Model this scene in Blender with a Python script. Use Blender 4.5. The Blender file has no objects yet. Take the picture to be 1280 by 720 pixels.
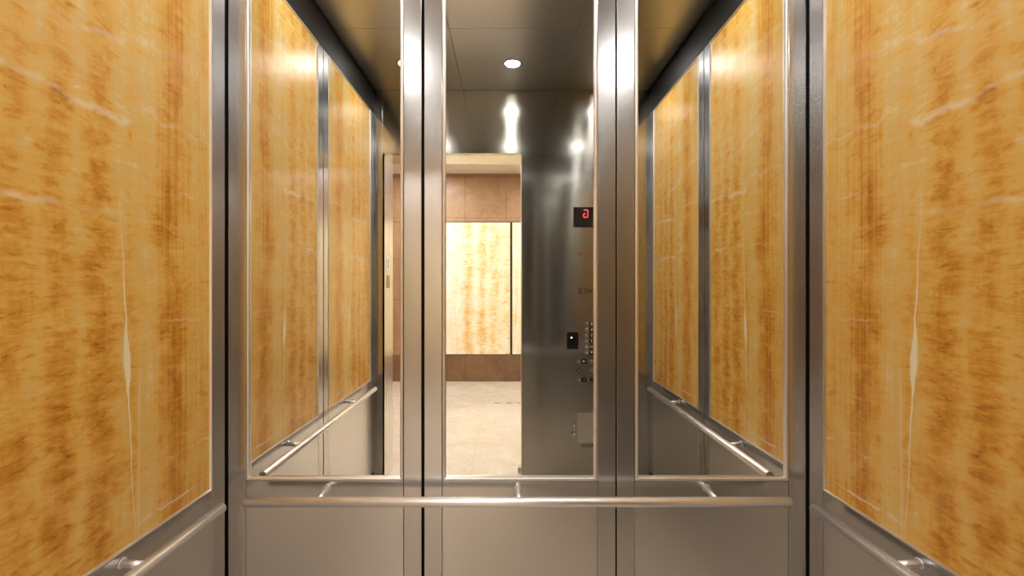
import bpy, bmesh, math, random
from mathutils import Vector, Matrix
random.seed(4)
S = bpy.context.scene
COL = S.collection
EYE = 1.44                      # eye height; heights in the cab are given from it
F = 560.0                       # focal length in pixels of a 1280 wide frame
D = 1.543                       # eye to the mirror wall
VX, VY = 634.0, 358.0
def Z(h): return EYE + h

# ------------------------------------------------------------------ nodes
class N:
    def __init__(s, name):
        s.m = bpy.data.materials.new(name); s.m.use_nodes = True
        s.t = s.m.node_tree; s.t.nodes.clear()
        s.out = s.t.nodes.new('ShaderNodeOutputMaterial')
    def n(s, typ, **kw):
        x = s.t.nodes.new(typ)
        for k, v in kw.items(): setattr(x, k, v)
        return x
    def put(s, sock, v):
        if isinstance(v, bpy.types.NodeSocket): s.t.links.new(v, sock)
        elif v is not None:
            sock.default_value = v
    def math(s, op, a, b=None, c=None, clamp=False):
        x = s.n('ShaderNodeMath', operation=op); x.use_clamp = clamp
        s.put(x.inputs[0], a)
        if b is not None: s.put(x.inputs[1], b)
        if c is not None: s.put(x.inputs[2], c)
        return x.outputs[0]
    def add(s, a, b): return s.math('ADD', a, b)
    def sub(s, a, b): return s.math('SUBTRACT', a, b)
    def mul(s, a, b): return s.math('MULTIPLY', a, b)
    def noise(s, vec, scale=1, detail=3, rough=.5, dist=0):
        x = s.n('ShaderNodeTexNoise'); s.put(x.inputs['Vector'], vec)
        x.inputs['Scale'].default_value = scale; x.inputs['Detail'].default_value = detail
        x.inputs['Roughness'].default_value = rough; x.inputs['Distortion'].default_value = dist
        return x.outputs['Fac']
    def comb(s, a, b, c=0.0):
        x = s.n('ShaderNodeCombineXYZ')
        s.put(x.inputs[0], a); s.put(x.inputs[1], b); s.put(x.inputs[2], c); return x.outputs[0]
    def sep(s, v):
        x = s.n('ShaderNodeSeparateXYZ'); s.put(x.inputs[0], v); return x.outputs
    def ramp(s, f, stops, interp='LINEAR'):
        x = s.n('ShaderNodeValToRGB'); cr = x.color_ramp; cr.interpolation = interp
        while len(cr.elements) < len(stops): cr.elements.new(.5)
        for e, (p, c) in zip(cr.elements, stops):
            e.position = p
            e.color = (c, c, c, 1) if isinstance(c, (int, float)) else (*c, 1)
        s.put(x.inputs[0], f); return x.outputs[0]
    def mix(s, f, a, b, mode='MIX'):
        x = s.n('ShaderNodeMix', data_type='RGBA', blend_type=mode)
        s.put(x.inputs[0], f); s.put(x.inputs[6], a); s.put(x.inputs[7], b); return x.outputs[2]
    def mapr(s, v, a, b, c, d, smooth=False):
        x = s.n('ShaderNodeMapRange', interpolation_type='SMOOTHSTEP' if smooth else 'LINEAR')
        s.put(x.inputs[0], v)
        for i, q in enumerate((a, b, c, d)): s.put(x.inputs[i+1], q)
        return x.outputs[0]
    def bsdf(s, **kw):
        p = s.n('ShaderNodeBsdfPrincipled')
        for k, v in kw.items():
            k = k.replace('_', ' ')
            if isinstance(v, tuple) and len(v) == 3: v = (*v, 1)
            s.put(p.inputs[k], v)
        s.t.links.new(p.outputs[0], s.out.inputs[0]); return p

def steel(name, col, rough, axis=2, var=.05, grain=600, aniso=0.0, fine=.06):
    """brushed sheet: fine lines running along one axis"""
    k = N(name); tc = k.n('ShaderNodeTexCoord').outputs['Object']
    mp = k.n('ShaderNodeMapping'); k.put(mp.inputs[0], tc)
    sc = [grain]*3; sc[axis] = 4.0
    mp.inputs['Scale'].default_value = sc
    n1 = k.noise(mp.outputs[0], 1, 2, .6)
    n2 = k.noise(tc, 2.2, 2, .5)
    r = k.add(k.mul(k.sub(n1, .5), fine), k.add(k.mul(k.sub(n2, .5), .05), rough))
    f = k.mapr(n1, .3, .7, 1-var, 1+var)
    c = k.mix(1.0, (*col, 1), k.comb(f, f, f), 'MULTIPLY')
    kw = dict(Base_Color=c, Metallic=1.0, Roughness=r)
    p = k.bsdf(**kw)
    if aniso:                       # polish with a share of long brush marks that smear lights upright
        q = k.n('ShaderNodeBsdfAnisotropic'); k.put(q.inputs['Color'], c)
        q.inputs['Roughness'].default_value = .20; q.inputs['Anisotropy'].default_value = .72
        tv = k.n('ShaderNodeCombineXYZ'); tv.inputs[0].default_value = 1.0; tv.inputs[2].default_value = 0.0
        k.put(q.inputs['Tangent'], tv.outputs[0])
        ms = k.n('ShaderNodeMixShader'); ms.inputs[0].default_value = aniso
        k.t.links.new(p.outputs[0], ms.inputs[1]); k.t.links.new(q.outputs[0], ms.inputs[2])
        k.t.links.new(ms.outputs[0], k.out.inputs[0])
    return k.m

def flat(name, col, rough=.5, metallic=0.0, emit=0.0):
    k = N(name)
    if emit: k.bsdf(Base_Color=col, Roughness=rough, Emission_Color=col, Emission_Strength=emit)
    else: k.bsdf(Base_Color=col, Roughness=rough, Metallic=metallic)
    return k.m

def onyx(name, backlit=0.0, seed=0.0):
    """honey onyx; UV is in metres: u from the back corner of the slab, v height from the eye line"""
    k = N(name)
    uv = k.n('ShaderNodeUVMap', uv_map='UVMap').outputs[0]
    o = k.sep(uv); u, v = o[0], o[1]
    us = k.add(u, seed*3.7); vs = k.add(v, seed*5.1)
    # drift of the vertical bands
    drift = k.mul(k.sub(k.noise(k.comb(k.mul(us, 1.5), k.mul(vs, 1.3)), 1, 2), .5), .10)
    drift2 = k.mul(k.sub(k.noise(k.comb(k.mul(us, 9), k.mul(vs, 16), 4.0), 1, 3), .5), .035)
    ub = k.add(u, k.add(drift, drift2))
    band = k.ramp(k.math('DIVIDE', ub, .8), [(p/.8, c) for p, c in (
        (0, .48), (.03, .52), (.075, .66), (.11, .55), (.15, .62), (.19, .50), (.225, .34), (.26, .36), (.29, .52),
        (.325, .70), (.37, .66), (.385, .55), (.41, .66), (.44, .50), (.47, .36), (.50, .46), (.53, .62), (.56, .42),
        (.585, .40), (.62, .60), (.655, .44), (.69, .46), (.73, .58), (.78, .5))])
    # soft blotches in the bands
    b1 = k.noise(k.comb(k.mul(us, 15), k.mul(vs, 7), 1.0), 1, 5, .62, .5)
    b0 = k.noise(k.comb(k.mul(us, 2.4), k.mul(vs, 2.0), 7.0), 1, 2)
    # flat-lying short striations
    us2 = k.add(us, k.mul(vs, .0))
    st = k.noise(k.comb(k.mul(us2, 13), k.mul(vs, 40), 2.0), 1, 6, .66, .5)
    st2 = k.noise(k.comb(k.mul(us2, 34), k.mul(vs, 120), 3.0), 1, 3, .6)
    # fine upright lines near the corner edge
    up = k.noise(k.comb(k.mul(us, 90), k.mul(vs, 1.2), 5.0), 1, 3, .6)
    far = k.mapr(u, .15, .48, .22, 1.0, True)
    near = k.mapr(u, .20, .42, 1.0, .15, True)
    t = k.add(band, k.mul(k.sub(b1, .5), .66))
    t = k.add(t, k.mul(k.sub(b0, .5), .22))
    t = k.add(t, k.mul(k.mul(k.sub(st, .5), .35 if backlit else .72), far))
    t = k.add(t, k.mul(k.sub(st2, .5), .30))
    t = k.add(t, k.mul(k.mul(k.sub(up, .5), .66), near))
    ds = k.noise(k.comb(k.mul(us, 26), k.mul(vs, 70), 9.0), 1, 4, .6, .8)
    ds2 = k.noise(k.comb(k.mul(us, 11), k.mul(vs, 26), 13.0), 1, 4, .6, 1.0)
    t = k.sub(t, k.mul(k.mul(k.mapr(ds, .54, .72, 0, 1, True), .17), far))
    t = k.sub(t, k.mul(k.mapr(ds2, .55, .72, 0, 1, True), .15))
    t = k.add(t, k.mul(k.mapr(ds2, .45, .28, 0, 1, True), .14))
    t = k.add(t, k.mapr(v, -.7, 1.0, -.07, .05))
    if backlit:
        t = k.add(t, .04)
        col = k.ramp(t, [(0, (.60, .26, .05)), (.22, (.76, .42, .11)), (.38, (.86, .62, .28)), (.52, (.90, .78, .50)), (.68, (.93, .87, .68)), (1, (.96, .95, .88))])
    else:
        col = k.ramp(t, [(0, (.27, .10, .010)), (.18, (.53, .21, .020)), (.34, (.69, .335, .042)), (.52, (.79, .465, .10)), (.70, (.78, .54, .17)), (.85, (.83, .65, .31)), (1, (.88, .76, .52))])
    # pale wandering veins, nearly level
    wob = k.mul(k.sub(k.noise(k.comb(k.mul(us, 5), 0.0, 3.0), 1, 3), .5), .10)
    wob2 = k.mul(k.sub(k.noise(k.comb(k.mul(us, 16), k.mul(vs, 2), 8.0), 1, 4), .5), .035)
    vw = k.add(v, k.add(wob, wob2))
    tot = None
    brk = k.mapr(k.noise(k.comb(k.mul(us, 7), k.mul(vs, 9), 11.0), 1, 3), .40, .60, .15, 1.0, True)
    for (v0, slope, u0, u1, wd, amp) in ((.46, .02, .02, .42, .010, .42), (.40, .05, .35, .80, .016, .5), (.205, -.04, .38, .80, .013, .5),
                                        (-.49, .0, .02, .36, .006, .50), (-.625, .03, .05, .34, .006, .75), (.73, -.25, .0, .8, .014, .35),
                                        (-.12, .1, .0, .3, .006, .3), (.98, .1, .1, .8, .02, .3), (.27, .03, .05, .25, .006, .35)):
        dd = k.math('ABSOLUTE', k.sub(k.sub(vw, v0), k.mul(u, slope)))
        line = k.mapr(dd, 0.0, wd, 1.0, 0.0, True)
        win = k.mul(k.mapr(u, u0, u0+.05, 0, 1, True), k.mapr(u, u1-.06, u1, 1, 0, True))
        x = k.mul(k.mul(line, win), amp)
        tot = x if tot is None else k.math('MAXIMUM', tot, x)
    tot = k.mul(tot, brk)
    # white upright sliver with its hair lines
    ucen = k.add(.398, k.mul(k.add(v, .19), .05))
    du = k.math('ABSOLUTE', k.sub(k.add(u, k.mul(k.sub(k.noise(k.comb(k.mul(vs, 9), 0.0, 2.0), 1, 2), .5), .02)), ucen))
    dv = k.math('ABSOLUTE', k.add(v, .19))
    wid = k.mapr(dv, 0.0, .11, .013, .0025, True)
    sl = k.mul(k.mapr(k.math('DIVIDE', du, wid), .55, 1.0, 1.0, 0.0, True), k.mul(k.mapr(dv, .10, .45, .92, .30, True), k.mapr(v, -.05, .25, 1.0, .25, True)))
    du2 = k.math('ABSOLUTE', k.sub(u, k.add(.355, k.mul(v, -.015))))
    sl2 = k.mul(k.mapr(du2, .0, .006, .28, 0.0, True), k.mapr(v, -.1, -.3, 0, 1, True))
    tot = k.math('MAXIMUM', tot, k.math('MAXIMUM', sl, sl2))
    pale = (.95, .93, .82, 1) if backlit else (.92, .82, .58, 1)
    col = k.mix(tot, col, pale)
    if backlit:
        k.bsdf(Base_Color=col, Roughness=.25, Emission_Color=col, Emission_Strength=backlit)
    else:
        k.bsdf(Base_Color=col, Roughness=.27, Specular_IOR_Level=.5)
    return k.m

def stone(name, c1, c2, joint, jw=.004, tile=(1.2, .6), rough=.35, off=(0, 0)):
    """slabs laid with thin joints; UV in metres"""
    k = N(name)
    uv = k.n('ShaderNodeUVMap', uv_map='UVMap').outputs[0]; o = k.sep(uv)
    n1 = k.noise(uv, 3.0, 5, .62, .8); n2 = k.noise(uv, 28, 4, .65)
    t = k.add(k.mul(n1, .6), k.mul(n2, .4))
    col = k.ramp(t, [(.32, c1), (.66, c2)])
    js = None
    for i in (0, 1):
        fr = k.math('FRACT', k.math('DIVIDE', k.add(o[i], off[i]+50*tile[i]), tile[i]))
        d = k.mul(k.math('MINIMUM', fr, k.sub(1.0, fr)), tile[i])
        x = k.math('LESS_THAN', d, jw/2)
        js = x if js is None else k.math('MAXIMUM', js, x)
    col = k.mix(js, col, (*joint, 1))
    k.bsdf(Base_Color=col, Roughness=rough)
    return k.m

M = {}
M['frame'] = steel('brushed_steel_frame', (.575, .565, .56), .24, 2, var=.02, fine=.0)
M['sheet'] = steel('brushed_steel_sheet', (.68, .665, .65), .30, 0, var=.012, fine=.03)
M['return'] = steel('brushed_steel_front', (.52, .50, .455), .125, 0, var=.015, aniso=.45, fine=.015)
M['bead'] = steel('bright_steel_bead', (.86, .83, .80), .38, 2, var=.02)
M['rail'] = steel('satin_steel_tube', (.95, .96, .98), .38, 0, var=.02)
M['railside'] = steel('satin_steel_tube_side', (.95, .96, .98), .38, 1, var=.02)
M['ceil'] = steel('ceiling_steel', (.60, .58, .55), .34, 1, var=.01, fine=.01)
M['jamb'] = steel('door_jamb_steel', (.74, .72, .68), .28, 2)
M['black'] = flat('black_recess', (.006, .006, .006), .6)
M['dark'] = flat('dark_backing', (.012, .010, .009), .7)
k = N('mirror_glass'); k.bsdf(Base_Color=(.90, .91, .89), Metallic=1.0, Roughness=0.0); M['mirror'] = k.m
M['onyx_a'] = onyx('honey_onyx_a', 0, 0.0)
M['onyx_b'] = onyx('honey_onyx_b', 0, 1.0)
M['onyx_lit_a'] = onyx('backlit_onyx_a', .15, 0.4)
M['onyx_lit_b'] = onyx('backlit_onyx_b', .15, 2.0)
M['hall_stone'] = stone('brown_hall_stone', (.34, .19, .095), (.52, .33, .19), (.10, .05, .03), tile=(.62, .62), off=(.055, .0))
M['hall_base'] = stone('dark_brown_base_stone', (.15, .075, .035), (.30, .175, .09), (.06, .03, .02), tile=(.62, 1.2), off=(.055, .3))
M['hall_floor'] = stone('cream_marble_floor', (.66, .55, .42), (.82, .78, .69), (.62, .54, .44), tile=(1.2, 1.2), off=(.31, .2), rough=.18)
M['plaster'] = flat('cream_plaster', (.88, .84, .76), .8)
M['cabfloor'] = stone('cab_stone_floor', (.48, .40, .31), (.62, .54, .44), (.30, .25, .19), tile=(.5, .5), rough=.3)
M['black_plastic'] = flat('black_plastic', (.012, .011, .010), .25)
M['white_mark'] = flat('white_marking', (.80, .80, .78), .5)
M['black_mark'] = flat('black_lettering', (.02, .015, .01), .5)
M['red_mark'] = flat('red_lettering', (.30, .04, .025), .5)
M['red_led'] = flat('red_led', (1.0, .06, .09), .4, emit=1.1)
M['chrome'] = flat('polished_steel', (.80, .78, .75), .12, 1.0)
M['red_button'] = flat('dark_red_button', (.10, .012, .01), .3)
M['sign_white'] = flat('white_sign', (.92, .92, .95), .5)
M['sign_blue'] = flat('navy_print', (.03, .03, .13), .5)
M['plate_olive'] = flat('brass_tone_plate', (.30, .28, .09), .35, .6)
M['plate_grey'] = steel('grey_service_door', (.70, .68, .62), .42, 0)
M['lamp'] = flat('lamp_glow', (1.0, .965, .93), .4, emit=132.0)
M['hall_fill'] = flat('hall_fill_glow', (1.0, .965, .92), .4, emit=31.0)  # glow of the panels added out of view in the hall

# ------------------------------------------------------------------ objects
def link(o): COL.objects.link(o); return o
def base_of(p):
    w = Vector((0, 0, 0))
    while p is not None: w += p.location; p = p.parent
    return w
def obj(name, bm, mat, parent=None, origin=None, label=None, smooth=False):
    me = bpy.data.meshes.new(name)
    org = base_of(parent) if parent is not None else Vector(origin or (0, 0, 0))
    bmesh.ops.translate(bm, verts=bm.verts, vec=-org)
    bm.to_mesh(me); bm.free()
    for m in (mat if isinstance(mat, list) else [mat]): me.materials.append(m)
    if smooth:
        for f in me.polygons: f.use_smooth = True
    o = link(bpy.data.objects.new(name, me))
    if parent is not None: o.parent = parent
    else: o.location = org
    if label: o['label'] = label
    return o
def thing(name, label, cat, loc, group=None):
    o = link(bpy.data.objects.new(name, None)); o.location = loc; o.empty_display_size = .05
    return tag(o, label, cat, group)
def tag(o, label, cat, group=None):
    o['label'] = label; o['category'] = cat
    if group: o['group'] = group
    return o
def struct(name, bm, mat, origin=None):
    o = obj(name, bm, mat, None, origin); o['kind'] = 'structure'; return o
def copy_tree(o, loc, label=None, parent=None):
    c = link(o.copy())
    if parent is None: c.location = loc
    c.parent = parent if parent is not None else o.parent
    if label: c['label'] = label
    for ch in [x for x in bpy.data.objects if x.parent == o and x != c]: copy_tree(ch, None, None, c)
    return c
def box(bm, x0, x1, y0, y1, z0, z1, bev=0.0, uvf=None):
    x0, x1 = min(x0, x1), max(x0, x1); y0, y1 = min(y0, y1), max(y0, y1); z0, z1 = min(z0, z1), max(z0, z1)
    t = bmesh.new()
    vs = [t.verts.new(p) for p in ((x0,y0,z0),(x1,y0,z0),(x1,y1,z0),(x0,y1,z0),(x0,y0,z1),(x1,y0,z1),(x1,y1,z1),(x0,y1,z1))]
    for f in ((0,3,2,1),(4,5,6,7),(0,1,5,4),(1,2,6,5),(2,3,7,6),(3,0,4,7)): t.faces.new([vs[i] for i in f])
    if bev: bmesh.ops.bevel(t, geom=list(t.edges), offset=bev, segments=2, profile=.5, affect='EDGES')
    me = bpy.data.meshes.new('tmp'); t.to_mesh(me); t.free(); bm.from_mesh(me); bpy.data.meshes.remove(me)
    return bm
def B(*a, **k): return box(bmesh.new(), *a, **k)
def tube(bm, p0, p1, r0, r1=None, seg=32, bev=0.0):
    r1 = r0 if r1 is None else r1
    p0, p1 = Vector(p0), Vector(p1); d = p1-p0; L = d.length
    q = d.to_track_quat('Z', 'Y').to_matrix().to_4x4(); q.translation = p0
    prof = [(0, 0), (r0-bev, 0), (r0, bev), (r1, L-bev), (r1-bev, L), (0, L)] if bev else [(0, 0), (r0, 0), (r1, L), (0, L)]
    rings = []
    for r, z in prof:
        if r < 1e-9: rings.append([bm.verts.new(q @ Vector((0, 0, z)))])
        else: rings.append([bm.verts.new(q @ Vector((r*math.cos(2*math.pi*i/seg), r*math.sin(2*math.pi*i/seg), z))) for i in range(seg)])
    for a, b in zip(rings, rings[1:]):
        for i in range(seg):
            j = (i+1) % seg
            if len(a) == 1: bm.faces.new([a[0], b[j], b[i]])
            elif len(b) == 1: bm.faces.new([a[i], a[j], b[0]])
            else: f = bm.faces.new([a[i], a[j], b[j], b[i]]); f.smooth = True
    return bm
def T(*a, **k): return tube(bmesh.new(), *a, **k)
def uvmap(bm, fn):
    l = bm.loops.layers.uv.new('UVMap')
    for f in bm.faces:
        for lp in f.loops: lp[l].uv = fn(lp.vert.co)
    return bm
def extrude_profile(prof, path_axis, a, b, place):
    """prof: list of 2d points, swept from a to b; place(p, q, s) -> 3d point"""
    bm = bmesh.new()
    A = [bm.verts.new(place(p, q, a)) for p, q in prof]; C = [bm.verts.new(place(p, q, b)) for p, q in prof]
    n = len(prof)
    for i in range(n):
        j = (i+1) % n; bm.faces.new([A[i], A[j], C[j], C[i]])
    bm.faces.new(A[::-1]); bm.faces.new(C)
    bmesh.ops.recalc_face_normals(bm, faces=bm.faces); return bm
def merge(dst, src):
    me = bpy.data.meshes.new('tmp'); src.to_mesh(me); src.free(); dst.from_mesh(me); bpy.data.meshes.remove(me); return dst
def text_bm(s, size, cx, y, cz, depth=.0006):
    """lettering on the front wall, read when looking towards -y"""
    cu = bpy.data.curves.new('lettering', 'FONT'); cu.body = s; cu.size = size
    cu.align_x = 'CENTER'; cu.align_y = 'CENTER'; cu.extrude = depth; cu.resolution_u = 3
    o = link(bpy.data.objects.new('lettering', cu))
    bpy.context.view_layer.update()
    me = bpy.data.meshes.new_from_object(o.evaluated_get(bpy.context.evaluated_depsgraph_get()))
    bm = bmesh.new(); bm.from_mesh(me); bpy.data.meshes.remove(me)
    bpy.data.objects.remove(o); bpy.data.curves.remove(cu)
    mt = Matrix(((-1, 0, 0, cx), (0, 0, 1, y), (0, 1, 0, cz), (0, 0, 0, 1)))
    bmesh.ops.transform(bm, matrix=mt, verts=bm.verts); return bm

FLR, TOP, CEIL = 0.0, Z(1.25), Z(1.425)
LCAB = 1.70
KICK = .10
# ------------------------------------------------------------------ cab shell
struct('floor', uvmap(B(-1.03, 1.03, .03, -LCAB-.06, -.06, 0), lambda c: (c.x, c.y)), M['cabfloor'])
struct('wall_back', B(-1.06, 1.06, .030, .06, 0, CEIL+.05), M['dark'])
struct('wall_left', B(-1.06, -1.030, .03, -LCAB, 0, CEIL+.05), M['dark'])
struct('wall_right', B(1.030, 1.06, .03, -LCAB, 0, CEIL+.05), M['dark'])
struct('baseboard_back', B(-.985, .985, .028, .012, 0, KICK-.004, bev=.001), M['sheet'])
struct('baseboard_left', B(-1.028, -1.012, -.012, -LCAB+.04, 0, KICK-.004, bev=.001), M['sheet'])
struct('baseboard_right', B(1.028, 1.012, -.012, -LCAB+.04, 0, KICK-.004, bev=.001), M['sheet'])
# black reveals between the wall panels and the ceiling
struct('trim_1', B(-1.030, -1.0, .03, -LCAB, TOP+.002, CEIL), M['black'])
struct('trim_2', B(1.030, 1.0, .03, -LCAB, TOP+.002, CEIL), M['black'])
struct('trim_3', B(-1.0, 1.0, .0, .030, TOP+.002, CEIL), M['black'])
# ceiling: six steel panels with hair joints, in one shell
cb = B(-1.06, 1.06, .06, -LCAB-.06, CEIL+.012, CEIL+.05)
xs = [(-.985, -.3565), (-.3535, .3535), (.3565, .985)]; ys = [(-.012, -.9185), (-.9215, -LCAB+.002)]
for a, b in xs:
    for c, d in ys: box(cb, a, b, c, d, CEIL, CEIL+.012, bev=.0012)
struct('ceiling', cb, M['ceil'])

# ------------------------------------------------------------------ back wall: three panels with mirrors
ST = .061; BD = .0115
M_TOP, M_BOT = Z(1.155), Z(-.658)
R_BOT = Z(-.742)
def bead_frame(x0, x1, z0, z1, yface, w, proud, deep):
    """mitred bead round an opening in the xz plane; outer size given"""
    bm = bmesh.new()
    prof = [(0, -.004)]+[(w/2-w/2*math.cos(math.radians(a_)), proud*1.6*math.sin(math.radians(a_))) for a_ in range(15, 180, 15)]+[(w, -.004), (w, -deep), (0, -deep)]
    rings = []
    for (cx, cz, sx, sz) in ((x0, z0, 1, 1), (x1, z0, -1, 1), (x1, z1, -1, -1), (x0, z1, 1, -1)):
        rings.append([bm.verts.new((cx+sx*p, yface-q, cz+sz*p)) for p, q in prof])
    n = len(prof)
    for i in range(4):
        a, b = rings[i], rings[(i+1) % 4]
        for j in range(n):
            bm.faces.new([a[j], b[j], b[(j+1) % n], a[(j+1) % n]])
    bmesh.ops.recalc_face_normals(bm, faces=bm.faces); return bm
def mirror_panel(x0, x1, label):
    t = thing('mirror_wall_panel', label, 'mirror panel', ((x0+x1)/2, 0, KICK), 'mirror panels of the back wall')
    for a, b in ((x0, x0+ST), (x1-ST, x1)):
        obj('stile', B(a, b, 0, .028, KICK, TOP, bev=.0012), M['frame'], t)
    a, b = x0+ST+.0010, x1-ST-.0010
    obj('rail', B(a, b, 0, .028, R_BOT+.001, M_BOT-BD-.001, bev=.0012), M['frame'], t)
    obj('rail', B(a, b, 0, .028, M_TOP+BD+.001, TOP, bev=.0012), M['sheet'], t)
    obj('lower_sheet', B(a, b, .0005, .028, KICK, R_BOT-.001, bev=.0012), M['sheet'], t)
    obj('mirror_frame', bead_frame(a, b, M_BOT-BD, M_TOP+BD, 0, BD, .0025, .024), M['bead'], t)
    obj('mirror', B(a+BD-.001, b-BD+.001, .006, .012, M_BOT-.001, M_TOP+.001), M['mirror'], t, label='clear mirror pane reflecting the cab and the lit hall')
    return t
mirror_panel(-.996, -.3292, 'left mirror panel of the steel back wall, reflecting the onyx side wall')
mirror_panel(-.3195, .3390, 'middle mirror panel of the steel back wall, reflecting the open doorway')
mirror_panel(.3437, .997, 'right mirror panel of the steel back wall, beside the dark right corner')

# ------------------------------------------------------------------ side walls: two onyx panels each
def side_panel(s, y0, y1, st0, st1, mat, u0, label):
    """s = -1 left, +1 right; y0 nearer the mirrors"""
    X = lambda d: s*(1.0+d)          # d into the wall
    t = thing('onyx_wall_panel', label, 'wall panel', (s*1.0, (y0+y1)/2, KICK), 'onyx panels of the side walls')
    for a, b in ((y0, y0-st0), (y1+st1, y1)):
        obj('stile', B(X(0), X(.028), a, b, KICK, TOP, bev=.0012), M['frame'], t)
    a, b = y0-st0-.0018, y1+st1+.0018
    bot = Z(-.668)
    obj('rail', B(X(0), X(.028), a, b, R_BOT+.001, bot-.001, bev=.0012), M['frame'], t)
    obj('lower_sheet', B(X(.0005), X(.028), a, b, KICK, R_BOT-.001, bev=.0012), M['sheet'], t)
    w = .007
    fr = bead_frame(a, b, bot, TOP-.001, 0, w, .002, .024) if False else None
    bm = bmesh.new()
    prof = [(0, 0), (0, .0008), (w*.2, .002), (w*.65, .002), (w, -.006), (w, -.024), (0, -.024)]
    rings = []
    for (cy, cz, sy, sz) in ((a, bot, -1, 1), (b, bot, 1, 1), (b, TOP-.001, 1, -1), (a, TOP-.001, -1, -1)):
        rings.append([bm.verts.new((s*(1.0-q), cy+sy*p, cz+sz*p)) for p, q in prof])
    n = len(prof)
    for i in range(4):
        A, C = rings[i], rings[(i+1) % 4]
        for j in range(n): bm.faces.new([A[j], C[j], C[(j+1) % n], A[(j+1) % n]])
    bmesh.ops.recalc_face_normals(bm, faces=bm.faces)
    obj('slab_frame', bm, M['bead'], t)
    sl = B(X(.005), X(.022), a-w+.001, b+w-.001, bot+w-.001, TOP-w)
    uvmap(sl, lambda c: (-(c.y)-u0, c.z-EYE))
    obj('onyx_slab', sl, mat, t, label='honey and amber onyx with upright bands and pale veins')
    return t
side_panel(-1, -.010, -.796, .065, .058, M['onyx_a'], 0, 'honey onyx wall panel left of the mirrors, nearest the left corner')
side_panel(-1, -.805, -1.697, .058, .08, M['onyx_b'], .80, 'honey onyx wall panel by the doorway in the left wall')
side_panel(1, -.010, -.796, .065, .058, M['onyx_a'], 0, 'honey onyx wall panel right of the mirrors, nearest the right corner')
side_panel(1, -.805, -1.697, .058, .08, M['onyx_b'], .80, 'honey onyx wall panel by the button panel in the right wall')

# ------------------------------------------------------------------ handrails
RZ = Z(-.705); RR = .0158
def bracket(bm, wall, bar):
    w, b = Vector(wall), Vector(bar); d = (b-w).normalized()
    w.z += .012; b.z += .006; d = (b-w).normalized()
    tube(bm, w, w+d*.003, .0135, .0135, bev=.0008)
    tube(bm, w+d*.002, b, .0095, .0095)
    return bm
def hrail(label, p0, p1, off, mat, spots):
    mid = (Vector(p0)+Vector(p1))/2
    t = thing('handrail', label, 'handrail', tuple(mid+Vector(off)), 'handrails')
    obj('bar', T(p0, p1, RR, seg=40, bev=.002), mat, t)
    for q in spots:
        obj('bracket', bracket(bmesh.new(), q+Vector(off), q), mat, t)
    return t
yb = -.078
hrail('horizontal steel handrail on the back wall, below the three mirrors', (-.892, yb, RZ), (.892, yb, RZ), (0, .078, 0), M['rail'],
      [Vector((x, yb, RZ)) for x in (-.651, .004, .651)])
for s, lab in ((-1, 'steel handrail along the left wall, below the onyx slabs'), (1, 'steel handrail along the right wall, below the onyx slabs')):
    x = s*.944
    hrail(lab, (x, -.114, RZ), (x, -1.53, RZ), (s*.056, 0, 0), M['railside'], [Vector((x, y, RZ)) for y in (-.42, -1.14)])

# ------------------------------------------------------------------ front of the cab
OX0, OX1 = -.94, .073; OZ = Z(.967); YF = -LCAB; YO = -1.99
wf = B(-1.0, OX0, YF, YF-.05, 0, CEIL, bev=.0012); box(wf, OX0, OX1, YF, YF-.05, OZ, CEIL, bev=.0012)
box(wf, -1.06, -1.0, YF, YF-.05, 0, CEIL+.05); box(wf, 1.0, 1.06, YF, YF-.05, 0, CEIL+.05)
struct('wall_front', wf, M['return'])
df = B(-1.02, OX0+.001, YF-.05, YO, 0, OZ+.08, bev=.001); box(df, OX1-.001, .15, YF-.05, YO, 0, OZ+.08, bev=.001)
box(df, OX0, OX1, YF-.05, YO, OZ, OZ+.08, bev=.001); box(df, OX1-.024, OX1, YF-.20, YO+.01, 0, .040, bev=.003)
struct('door_1', df, M['jamb'])
sb = B(OX0, OX1, YF-.061, YF-.16, -.05, .0)
for i in range(2): box(sb, OX0, OX1, YF-.075-.045*i, YF-.095-.045*i, 0, .003, bev=.001)
struct('trim_4', sb, M['plate_grey'])

cop = thing('operating_panel', 'tall brushed steel return panel with lift buttons, seen in the middle mirror', 'control panel', (.536, YF, 0))
face = obj('faceplate', B(OX1, 1.0, YF, YF-.05, 0, CEIL, bev=.0012), M['return'], cop)
Y1 = YF
# floor indicator
ind = obj('indicator_screen', B(.447, .753, Y1-.002, Y1+.002, Z(.428), Z(.576), bev=.0008), M['black_plastic'], cop, label='black floor indicator window with a red G')
def seg(bm, x0, z0, x1, z1, w=.0070):
    d = Vector((x1-x0, 0, z1-z0)); L = d.length; d.normalize(); nrm = Vector((-d.z, 0, d.x))
    a = Vector((x0, 0, z0))+d*.0015; b = Vector((x1, 0, z1))-d*.0015
    vs = []
    for y in (Y1+.0022, Y1+.0034):
        for p in (a-nrm*w/2*.4, a+d*w*.4+nrm*-w/2, b-d*w*.4-nrm*w/2, b-nrm*w/2*.4, b+nrm*w/2*.4, b-d*w*.4+nrm*w/2, a+d*w*.4+nrm*w/2, a+nrm*w/2*.4):
            vs.append(bm.verts.new((p.x, y, p.z)))
    bm.faces.new(vs[:8]); bm.faces.new(vs[8:][::-1])
    for i in range(8): j = (i+1) % 8; bm.faces.new([vs[i], vs[j], vs[8+j], vs[8+i]])
g = bmesh.new(); cx, cz, hw, hh = .536, Z(.528), .015, .026     # written leftwards along -x
L_, R_ = cx+hw, cx-hw
for a in ((L_, cz+hh, R_, cz+hh), (L_, cz+hh, L_, cz), (L_, cz, L_, cz-hh), (L_, cz-hh, R_, cz-hh), (R_, cz-hh, R_, cz), (R_, cz, cx, cz)): seg(g, *a)
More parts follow.
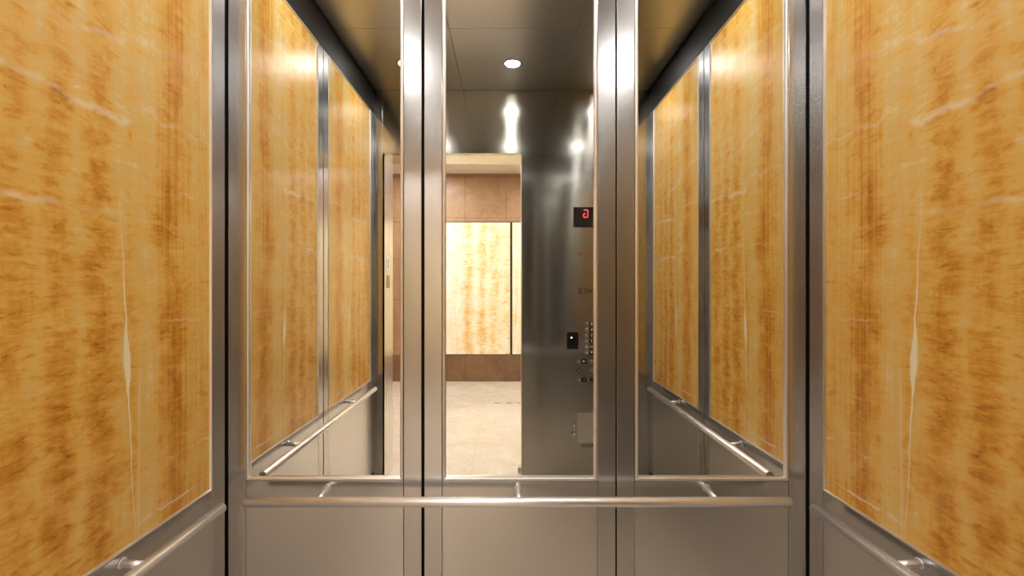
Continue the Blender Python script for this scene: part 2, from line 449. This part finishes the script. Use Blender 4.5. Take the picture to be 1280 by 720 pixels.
bmesh.ops.recalc_face_normals(g, faces=g.faces)
obj('digit', g, M['red_led'], ind)
# engraved lettering and small fittings
obj('lettering', text_bm('FIRE', .022, .62, Y1+.0007, Z(.375)), M['black_mark'], cop)
obj('emblem_plate', B(.505, .695, Y1, Y1+.0015, Z(.286), Z(.36), bev=.0005), M['return'], cop)
obj('lettering', text_bm('EMERGENCY USE', .032, .60, Y1+.0007, Z(.238)), M['red_mark'], cop)
obj('key_switch', T((.496, Y1, Z(.121)), (.496, Y1+.006, Z(.121)), .010, .009, bev=.001), M['chrome'], cop)
obj('lettering', text_bm('SERVICE', .052, .575, Y1+.0007, Z(-.035)), M['black_mark'], cop)
cr = obj('card_reader', B(.400, .4815, Y1, Y1+.014, Z(-.4545), Z(-.33), bev=.003), M['black_plastic'], cop, label='black card reader with one white light')
obj('indicator_light', T((.4315, Y1+.0135, Z(-.371)), (.4315, Y1+.0155, Z(-.371)), .005), flat('white_led', (1, 1, 1), .4, emit=2.0), cr)
# round call buttons with black number plates
def button(cxx, h, r=.0125, mat='chrome', ringmat='chrome'):
    p = obj('call_button', T((cxx, Y1, Z(h)), (cxx, Y1+.004, Z(h)), r*1.25, r*1.2, bev=.001), M[ringmat], cop, label='round lift button')
    c = bmesh.new(); tube(c, (cxx, Y1+.0035, Z(h)), (cxx, Y1+.0075, Z(h)), r*.85, r*.8, bev=.0015)
    obj('button_cap', c, M[mat], p); return p
def plate(cxx, h, txt, w=.030, hgt=.034):
    p = obj('number_plate', B(cxx-w/2, cxx+w/2, Y1, Y1+.0025, Z(h)-hgt/2, Z(h)+hgt/2, bev=.0008), M['black_plastic'], cop)
    obj('lettering', text_bm(txt, .030 if len(txt) < 2 else .024, cxx, Y1+.0031, Z(h)), M['white_mark'], p)
left = ['8', '6', '5', '3', '10', '9']; right = ['7', '4', '2', '1', 'L', 'B']
for i in range(6):
    h = -(405+7.2*i-358)/172.7
    button(.545, h); plate(.579, h, left[i])
    button(.655, h); plate(.621, h, right[i])
h1, h2, h3 = [-(p-358)/172.7 for p in (452.2, 463.5, 475)]
button(.487, h1); plate(.524, h1, '1R', .040); button(.580, h1); plate(.617, h1, '2R', .040)
button(.487, h2, .012, 'chrome', 'black_plastic'); button(.580, h2)
button(.487, h3); obj('number_plate', T((.524, Y1, Z(h3)), (.524, Y1+.0025, Z(h3)), .018, .0175, bev=.0006), M['black_plastic'], cop)
obj('lettering', text_bm('I', .026, .524, Y1+.0031, Z(h3)), M['white_mark'], cop)
button(.580, h3, .011, 'red_button', 'black_plastic')
# service cabinet with its key
sd = obj('service_door', B(.473, .727, Y1, Y1+.004, Z(-1.129), Z(-.921), bev=.001), M['plate_grey'], cop, label='grey service cabinet door')
obj('lettering', text_bm('FIRE SERVICE', .034, .60, Y1+.0007, Z(-1.158)), M['black_mark'], cop)
ky = T((.4495, Y1, Z(-1.008)), (.4495, Y1+.012, Z(-1.008)), .011, .010, bev=.001)
obj('key_lock', ky, M['chrome'], cop)
kb = B(.4455, .4535, Y1+.010, Y1+.013, Z(-1.062), Z(-1.000), bev=.0008); tube(kb, (.4495, Y1+.010, Z(-1.070)), (.4495, Y1+.013, Z(-1.070)), .013, bev=.0008)
obj('key', kb, M['chrome'], cop)

# signs on the door jamb
def lozenge(y0, y1, z0, z1, x, th):
    r = (z1-z0)*.18; pts = []
    for (cy, cz, a0) in ((y1-r, z1-r, 0), (y0+r, z1-r, 90), (y0+r, z0+r, 180), (y1-r, z0+r, 270)):
        for k_ in range(7):
            a = math.radians(a0+15*k_); pts.append((cy+r*math.cos(a), cz+r*math.sin(a)))
    return extrude_profile(pts, 0, x, x+th, lambda p, q, s_: (s_, p, q))
js = thing('floor_sign', 'small white sign with a dark numeral on the left door jamb', 'sign', (OX0+.001, -1.845, Z(.116)))
obj('sign_plate', lozenge(-1.893, -1.797, Z(.116), Z(.215), OX0+.001, .002), M['sign_white'], js)
tb = text_bm('2', .075, 0, 0, 0)
bmesh.ops.transform(tb, matrix=Matrix(((0, 1, 0, OX0+.0038), (1, 0, 0, -1.845), (0, 0, 1, Z(.166)), (0, 0, 0, 1))), verts=tb.verts)
obj('numeral', tb, M['sign_blue'], js)
tag(obj('jamb_plate', B(OX0+.001, OX0+.003, -1.89, -1.80, Z(-.012), Z(.083), bev=.0006), M['plate_olive'], None, (OX0+.001, -1.845, Z(-.012))),
    'small olive brass plate below the white sign on the left door jamb', 'plate')

# ------------------------------------------------------------------ ceiling downlights
def downlight(x, y):
    t = thing('downlight', '', 'light', (x, y, CEIL), 'ceiling downlights')
    bm = bmesh.new(); seg_ = 32
    prof = [(.058, 0), (.058, -.004), (.052, -.006), (.048, -.002), (.048, 0)]
    rings = [[bm.verts.new((x+r*math.cos(2*math.pi*i/seg_), y+r*math.sin(2*math.pi*i/seg_), CEIL+z)) for i in range(seg_)] for r, z in prof]
    for a, b in zip(rings, rings[1:]):
        for i in range(seg_):
            j = (i+1) % seg_; bm.faces.new([a[i], a[j], b[j], b[i]])
    obj('trim_ring', bm, M['chrome'], t, smooth=True)
    obj('lamp', T((x, y, CEIL), (x, y, CEIL-.0025), .046), M['lamp'], t)
    return t
LX = {-.68: 'left', 0.0: 'middle', .68: 'right'}
d0 = None
for y, row in ((-.42, 'in the row nearest the mirrors'), (-1.31, 'in the row nearest the doorway')):
    for x, side in LX.items():
        lab = 'round ceiling downlight, %s one %s' % (side, row)
        if d0 is None: d0 = downlight(x, y); d0['label'] = lab
        else: copy_tree(d0, (x, y, CEIL), lab)

# ------------------------------------------------------------------ lift hall behind
HB = -(1.44*F/119-D); HC = Z(1.707)         # far wall and ceiling of the hall
HX0, HX1 = -3.2, 3.2
struct('floor_hall', uvmap(box(B(HX0, HX1, YO, HB-.1, -.06, 0), OX0, OX1, YO, YF-.16, -.06, 0), lambda c: (c.x, c.y)), M['hall_floor'])
struct('ceiling_hall', B(HX0, HX1, YO, HB-.1, HC, HC+.06), M['plaster'])
struct('wall_hall_left', uvmap(B(HX0-.1, HX0, YO, HB-.1, 0, HC), lambda c: (c.y, c.z)), M['hall_stone'])
struct('wall_hall_right', uvmap(B(HX1, HX1+.1, YO, HB-.1, 0, HC), lambda c: (c.y, c.z)), M['hall_stone'])
wn = B(HX0, -1.02, YO, YO+.1, 0, HC); box(wn, .15, HX1, YO, YO+.1, 0, HC); box(wn, -1.02, .15, YO, YO+.1, OZ+.08, HC)
struct('wall_hall_near', uvmap(wn, lambda c: (c.x, c.z)), M['hall_stone'])
struct('wall_hall_far', uvmap(B(HX0, HX1, HB-.1, HB-.012, 0, HC), lambda c: (c.x, c.z)), M['hall_stone'])
struct('baseboard_hall', uvmap(B(HX0, HX1, HB-.012, HB, 0, Z(-1.029)-.012, bev=.001), lambda c: (c.x, c.z)), M['hall_base'])
struct('trim_5', uvmap(B(HX0, HX1, HB-.012, HB, Z(.969)+.012, HC-.001, bev=.001), lambda c: (c.x, c.z)), M['hall_stone'])
for i, (a, b, m, lab) in enumerate(((-1.45, .010, 'onyx_lit_a', 'glowing backlit onyx wall slab in the hall, centre of the middle mirror'),
                                   (.044, 1.5, 'onyx_lit_b', 'glowing backlit onyx wall slab beside the dark joint, next to the return panel'))):
    t = thing('lit_onyx_panel', lab, 'wall panel', ((a+b)/2, HB, Z(-1.029)), 'backlit onyx panels of the hall')
    sl = B(a, b, HB-.012, HB, Z(-1.029), Z(.969), bev=.001)
    uvmap(sl, lambda c, a=a, b=b: (.08+(c.x-a)/(b-a)*.70, (c.z-EYE)*.6))
    obj('onyx_slab', sl, M[m], t)
    fr = B(a-.014, a-.002, HB-.012, HB-.004, Z(-1.039), Z(.979)); box(fr, b+.002, b+.014, HB-.012, HB-.004, Z(-1.039), Z(.979))
    box(fr, a-.014, b+.014, HB-.012, HB-.004, Z(-1.040), Z(-1.030)); box(fr, a-.014, b+.014, HB-.012, HB-.004, Z(.970), Z(.980))
    obj('edge_frame', fr, M['black'], t)
for x, y, w in ((-1.2, -3.0, .5), (.9, -3.0, .5), (-1.2, -4.3, .5), (.9, -4.3, .5)):  # unseen glowing panels, added to brighten the hall
    lab = 'added square fill light under the hall ceiling, out of view, %s and %s the doorway' % ('left' if x < 0 else 'right', 'near' if y > -3.5 else 'far from')
    t = thing('hall_fill_light', lab, 'light', (x, y, HC), 'added hall fill lights')
    obj('diffuser', B(x-w/2, x+w/2, y-w/2, y+w/2, HC-.012, HC-.004), M['hall_fill'], t)
    fr = bmesh.new()
    for (a, b, c, d) in ((x-w/2-.02, x-w/2, y-w/2-.02, y+w/2+.02), (x+w/2, x+w/2+.02, y-w/2-.02, y+w/2+.02), (x-w/2, x+w/2, y-w/2-.02, y-w/2), (x-w/2, x+w/2, y+w/2, y+w/2+.02)):
        box(fr, a, b, c, d, HC-.016, HC, bev=.001)
    obj('frame', fr, M['jamb'], t)

mk = bmesh.new()
for x, w in ((-.155, .075), (-.012, .060), (.125, .065)): box(mk, x-w/2, x+w/2, -3.96, -4.00, 0, .0012, bev=.0004)
struct('trim_6', mk, M['hall_base'])
# ------------------------------------------------------------------ world, camera, view
w = bpy.data.worlds.new('world'); S.world = w; w.use_nodes = True
w.node_tree.nodes['Background'].inputs[0].default_value = (.02, .018, .015, 1)
cd = bpy.data.cameras.new('camera'); cam = link(bpy.data.objects.new('camera', cd)); S.camera = cam
cd.sensor_width = 36; cd.lens = F/1280*36; cd.clip_start = .01
cd.shift_x = (640-VX)/1280; cd.shift_y = (VY-360)/1280
cam.location = (-.034, -D, EYE); cam.rotation_euler = (math.pi/2, 0, 0)
S.view_settings.view_transform = 'Standard'; S.view_settings.look = 'None'
S.view_settings.gamma = 1; S.view_settings.use_curve_mapping = False
S.view_settings.exposure = 0.36
